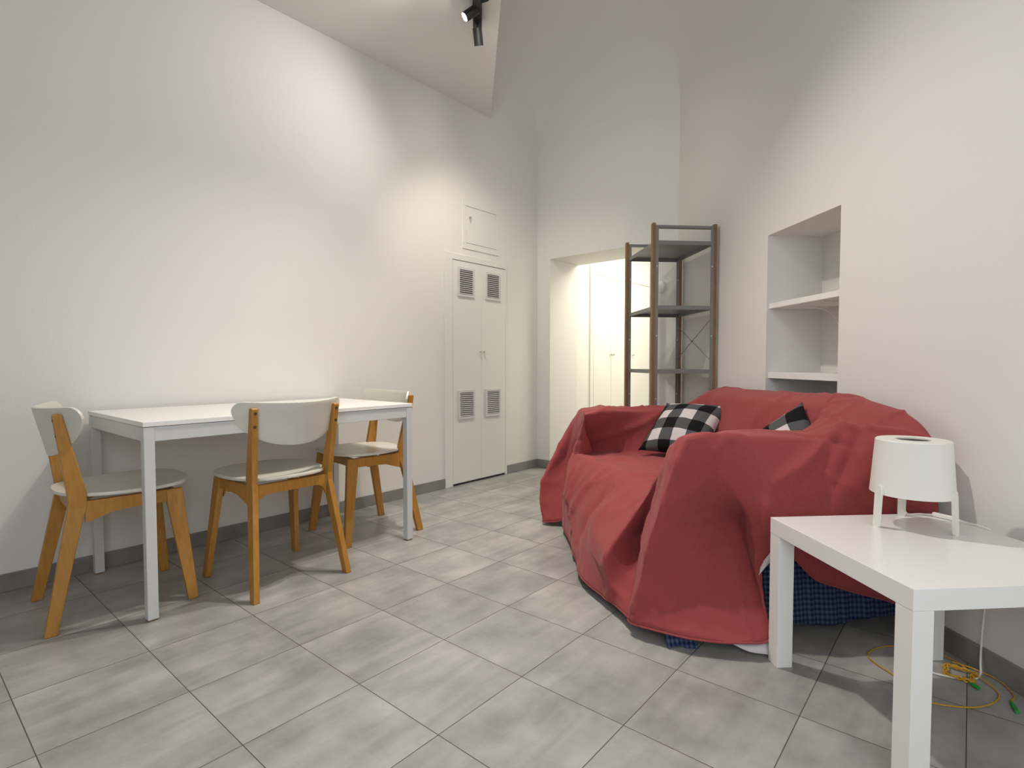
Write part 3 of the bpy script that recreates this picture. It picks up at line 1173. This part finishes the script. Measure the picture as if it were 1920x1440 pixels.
CREASES = [
    (5.1, 3.5, 6.3, 4.9, 0.013, 0.05),
    (4.6, 4.3, 6.9, 4.5, 0.01, 0.05),
    (6.2, 4.9, 6.35, 6.3, 0.025, 0.072),
    (6.5, 4.9, 6.6, 6.6, -0.018, 0.058),
    (5.3, 4.95, 6.0, 6.4, 0.022, 0.065),
    (4.9, 5.3, 5.4, 6.6, -0.018, 0.079),
    (5.7, 4.9, 6.7, 4.95, 0.013, 0.065),
    (4.5, 5.3, 4.8, 6.0, 0.015, 0.05),
    (4.7, 5.2, 5.1, 5.8, -0.011, 0.043),
    (6.0, 6.2, 5.2, 7, 0.015, 0.072),
    (3.0, 4.6, 2.3, 6.5, 0.01, 0.058),
    (1.2, 3.8, 2.1, 2.3, 0.025, 0.086),
    (0.9, 3.0, 1.9, 2.0, -0.022, 0.086),
    (1.2, 1.2, 2.2, 2.4, 0.022, 0.072),
    (1.5, 2.2, 2.3, 3.2, -0.015, 0.072),
    (8.0, 3.4, 7.2, 4.9, 0.013, 0.058),
    (8.4, 4.5, 7.8, 4.9, 0.013, 0.058),
    (4.8, 1.1, 4.5, 2.9, 0.011, 0.036),
    (3.6, 1.1, 3.5, 2.6, 0.011, 0.036),
    (7.1, 5.0, 7.4, 6.5, 0.013, 0.058),
    (1.6, 4.9, 1.4, 6.0, -0.013, 0.086),
    (8.2, 5.0, 8.6, 6.0, -0.015, 0.072),
    (8.6, 2.8, 8.2, 4.6, 0.013, 0.072),
    (2.4, 3.2, 2.6, 4.4, 0.01, 0.086),

]


def seg_d(p, a, b):
    ab = b - a
    t = max(0, min(1, (p - a).dot(ab) / max(1e-9, ab.dot(ab))))
    return (p - (a + ab * t)).length, t


DISP = []
for i in range(NI):
    row = []
    for j in range(NJ):
        ci, cj = i / SUB, j / SUB
        p = P3[i][j]
        a = 0.008 * noise.noise(p * 3.3) + 0.0035 * noise.noise(Vector((p.x * 9, p.y * 5, p.z * 9)))
        # a few straight-ish crumples
        for (fx_, fy_, fz_, ofs) in ((2.1, 5.5, 2.6, 3.1), (5.0, 1.9, 3.4, 8.7)):
            rid = 1 - abs(noise.noise(Vector((p.x * fx_ + ofs, p.y * fy_ + .5 * ofs, p.z * fz_)))) * 2.2
            a += 0.0065 * max(0, rid - .80) / .2
        q = Vector((ci, cj))
        for (x0, y0, x1, y1, amp, wd) in CREASES:
            d, t = seg_d(q, Vector((x0, y0)), Vector((x1, y1)))
            if d < wd * 3:
                e = math.sin(PI * min(1, max(0, t))) * .6 + .4
                a += amp * e * math.exp(-abs(d / wd) ** 1.4)
        row.append(p + nrm_at(i, j) * a)
    DISP.append(row)
UVS = [[(i / SUB * 0.17, j / SUB * 0.2) for j in range(NJ)] for i in range(NI)]
for r_ in DISP:
    for p in r_:
        p.z = max(p.z, 0.006)
tmb = MB().grid([[tuple(p) for p in r_] for r_ in DISP], UVS)
throw = tmb.build('sofa_throw', M['red'], None, smooth=True, solid=0.003, offset=0, angle=180)
tag(throw, 'large red cotton throw draped over the whole sofa down to the floor', 'throw')
# hem and the pale lining that peeps out below
hem = MB()
hem.tube([DISP[0][j] for j in range(0, NJ)], 0.0035, 8)
hem.tube([DISP[i][NJ - 1] for i in range(0, NI)], 0.0035, 8)
hem.build('hem', M['red'], throw, smooth=True)
LIN = [
    [[(0.7238, 1.7626, 0.0350), (0.7806, 1.7598, 0.0400), (0.8479, 1.7543, 0.0500)], [(0.7264, 1.7687, 0.0300), (0.7727, 1.7409, 0.0180), (0.8382, 1.7324, 0.0120)]],
    [[(0.8453, 1.8530, 0.2480), (0.8796, 1.8310, 0.3134), (0.9230, 1.8348, 0.3286)], [(0.8424, 1.8339, 0.2350), (0.8828, 1.8363, 0.2784), (0.9261, 1.8401, 0.3028)]],

]
for strip in LIN:
    lm = MB().grid([curve_pts([Vector(p) for p in row], 8, 0.8) for row in strip])
    lm.build('lining', M['lining'], throw, smooth=True, solid=.0015, angle=180)


# ------------------------------------------------------------------ cushions
def cushion(name, c, ex, ey, size, thick, label, rot=0.0, phase=(0, 0)):
    ex, ey = Vector(ex).normalized(), Vector(ey)
    ez = ex.cross(ey).normalized()
    ey = ez.cross(ex).normalized()
    Mx = Matrix((ex, ey, ez)).transposed().to_4x4()
    N = 36
    mb = MB()
    sides = []
    for sg in (1, -1):
        rows, uvs = [], []
        for i in range(N + 1):
            a = -1 + 2 * i / N
            row, ur = [], []
            for j in range(N + 1):
                b_ = -1 + 2 * j / N
                # edges bow inwards between pinched corners
                x = a * (1 - 0.10 * (1 - b_ * b_) * a * a)
                y = b_ * (1 - 0.10 * (1 - a * a) * b_ * b_)
                h = (max(0, 1 - a * a) ** .55) * (max(0, 1 - b_ * b_) ** .55)
                h *= 1 + .10 * noise.noise(Vector((a * 1.7 + c[0] * 9, b_ * 1.7, sg)))
                wr = 0.006 * noise.noise(Vector((a * 4, b_ * 4, sg * 3 + c[1]))) * (1 if abs(a) < 1 and abs(b_) < 1 else 0)
                row.append((x * size / 2, y * size / 2, sg * (h * thick / 2) + wr * h))
                ur.append((a * size / 2 + phase[0] + 5.0, b_ * size / 2 + phase[1] + 5.0))
            rows.append(row)
            uvs.append(ur)
        mb.grid(rows, uvs)
    o = mb.build(name, M['buffalo'], None, smooth=True, merge=True, angle=180)
    o.location = c
    o.rotation_euler = (Mx @ Matrix.Rotation(rot, 4, 'Z')).to_euler()
    tag(o, label, 'cushion', 'check cushions on the sofa')
    return o


cushion('cushion', (0.9326, 2.9549, 0.605), (0.6432, -0.6966, 0.02), (0.5212, 0.4672, 0.58), .385, .16, 'black and white check cushion fully in view, leaning on the far half of the sofa', 0.0, (.03, .03))
cushion('cushion', (1.0757, 2.1795, 0.575), (0.4271, -0.8661, 0.0), (0.4097, 0.1362, 0.8), .36, .14, 'black and white check cushion half hidden behind the near armrest of the sofa', 0.75, (.0, .02))

# ------------------------------------------------------------------ side table
SB = Vector((0.873, 1.167))
SA = az(-4.7)
st = empty('side_table', (SB.x, SB.y, 0), math.atan2(SA.y, SA.x))     # local x: away from camera, local -y: to the right
tag(st, 'low square white side table with thick square legs, in the right foreground', 'side table')
SS, ZT = 0.562, 0.465
MB().box(0, SS, -SS, 0, ZT - .05, ZT).build('tabletop', M['foil'], st, bevel=.0015)
for x in (.0005, SS - .0505):
    for y in (-.0505, -SS + .0005):
        MB().box(x, x + .05, y, y + .05, 0, ZT - .0502).build('leg', M['foil'], st, bevel=.001)

# ------------------------------------------------------------------ table lamp
feet = [Vector((1.112, 1.626)), Vector((1.267, 1.554)), Vector((1.255, 1.735))]
lc = Vector((1.212, 1.640))
la = empty('table_lamp', (lc.x, lc.y, ZT), 0)
tag(la, 'small white table lamp with drum shade on three splayed legs, standing on the side table', 'lamp')
ZS0, ZS1, RS0, RS1 = 0.098, 0.262, 0.108, 0.096
prof = [(RS0, ZS0), (RS1, ZS1 - .003), (RS1 - .003, ZS1), (0.045, ZS1), (0.045, ZS1 - .004), (RS1 - .006, ZS1 - .005), (RS0 - .003, ZS0)]
MB().lathe(prof, 64, close=True).build('lamp_shade', M['shade'], la, smooth=True, angle=35)
MB().lathe([(0.0, ZS0 + .02), (0.10, ZS0 + .02), (0.10, ZS0 + .024), (0.0, ZS0 + .024)], 40).build('diffuser', M['plastic'], la, smooth=True)
MB().tube([(0, 0, ZS0 + .024), (0, 0, ZS0 + .06)], .018, 20).build('bulb_holder', M['plastic'], la, smooth=True)
for k, a in enumerate((188, -62, 66)):
    f = Vector((math.cos(math.radians(a)), math.sin(math.radians(a))))
    tq = Vector((-f.y, f.x))
    rb, rt = 0.116, 0.1095
    zt_ = ZS0 + .028
    pb, pt = f * rb, f * (rt - .000)
    lg = MB()
    wd, td = .0115, .004
    rows = [(0.0, .008), (.004, .0105), (zt_ - .012, .0115), (zt_ - .004, .009), (zt_, .004)]
    for (z0_, w0_), (z1_, w1_) in zip(rows, rows[1:]):
        def cc(z_):
            return pb.lerp(pt, z_ / zt_)
        b4, t4 = [], []
        for sx_, sy_ in ((-1, -1), (1, -1), (1, 1), (-1, 1)):
            c0, c1 = cc(z0_), cc(z1_)
            b4.append((c0.x + tq.x * w0_ * sx_ + f.x * td * sy_, c0.y + tq.y * w0_ * sx_ + f.y * td * sy_, z0_))
            t4.append((c1.x + tq.x * w1_ * sx_ + f.x * td * sy_, c1.y + tq.y * w1_ * sx_ + f.y * td * sy_, z1_))
        lg.quadbox(b4, t4)
    lg.build('leg', M['plastic'], la, merge=False)


def smooth_path(pts, n=10):
    return curve_pts([Vector(p) for p in pts], n, 1.0)


def relv(pts, o):
    return [(p[0] - o[0], p[1] - o[1], p[2] - o[2]) for p in pts]


LO = (lc.x, lc.y, ZT)
cb = smooth_path([(lc.x + .045, lc.y + .07, ZT + .112), (lc.x + .047, lc.y + .092, ZT + .05), (lc.x + .06, lc.y + .10, ZT + .008), (lc.x + .11, lc.y + .11, ZT + .0035), (lc.x + .143, lc.y + .095, ZT + .0045)])
MB().tube(relv(cb, LO), .0028, 8).build('cord', M['plastic'], la, smooth=True)
sw0, sw1 = Vector((1.355, 1.738)), Vector((1.380, 1.678))
cb = smooth_path([(sw1.x, sw1.y, ZT + .007), (1.393, 1.64, ZT + .004), (1.404, 1.615, ZT + .003), (1.425, 1.60, ZT - .012), (1.445, 1.62, 0.38), (1.460, 1.652, 0.25), (1.4525, 1.655, 0.11), (1.447, 1.650, 0.035), (1.435, 1.635, .006), (1.40, 1.612, .004), (1.36, 1.612, .004), (1.30, 1.640, .004), (1.24, 1.70, .004)])
MB().tube(relv(cb, LO), .0028, 8).build('cord', M['plastic'], la, smooth=True)
d_ = (sw1 - sw0)
n_ = Vector((-d_.y, d_.x)).normalized() * .009
swm = MB().quadbox(relv([(*(sw0 + n_), ZT + .001), (*(sw1 + n_), ZT + .001), (*(sw1 - n_), ZT + .001), (*(sw0 - n_), ZT + .001)], LO),
                   relv([(*(sw0 + n_ * .6), ZT + .014), (*(sw1 + n_ * .6), ZT + .014), (*(sw1 - n_ * .6), ZT + .014), (*(sw0 - n_ * .6), ZT + .014)], LO))
swm.build('switch', M['plastic'], la, bevel=.003)

# ------------------------------------------------------------------ yellow fibre cable coil on the floor
yc = empty('fibre_cable', (1.36, 1.62, 0))
YO = (1.36, 1.62, 0)
tag(yc, 'loose coil of thin yellow cable with green connectors on the floor under the side table', 'cable')
cx_, cy_ = 1.375, 1.635
pts = [(1.168, 1.62, .004), (1.158, 1.74, .004), (1.25, 1.80, .004), (1.36, 1.79, .004), (1.415, 1.72, .005)]
for k in range(0, 62):
    t = -0.3 + k * 0.42
    rr_ = 0.036 + 0.007 * math.sin(k * 1.7) + 0.004 * math.cos(k * .9)
    pts.append((cx_ + rr_ * 1.05 * math.cos(-t) - .006, cy_ + rr_ * math.sin(-t), .004 + .010 * (0.5 + .5 * math.sin(k * 2.3))))
pts += [(1.41, 1.55, .004), (1.36, 1.50, .004), (1.28, 1.475, .004), (1.19, 1.49, .004), (1.14, 1.53, .004)]
MB().tube(relv(smooth_path(pts, 5), YO), .0020, 6).build('cable', M['yellow'], yc, smooth=True)
pts = [(1.40, 1.70, .008), (1.44, 1.66, .006), (1.462, 1.60, .004), (1.44, 1.53, .004), (1.405, 1.50, .004)]
MB().tube(relv(smooth_path(pts, 8), YO), .0020, 6).build('cable', M['yellow'], yc, smooth=True)
for a, b in (((1.405, 1.502), (1.378, 1.452)), ((1.362, 1.592), (1.366, 1.560))):
    a, b = Vector(a), Vector(b)
    p3 = [(*a, .006), (*(a.lerp(b, .4)), .006), (*(a.lerp(b, .45)), .006), (*b, .006)]
    g_ = MB().tube(relv(p3[:2], YO), .0025, 8, .004)
    g_.tube(relv(p3[2:], YO), .0052, 8)
    g_.build('connector', M['green'], yc)
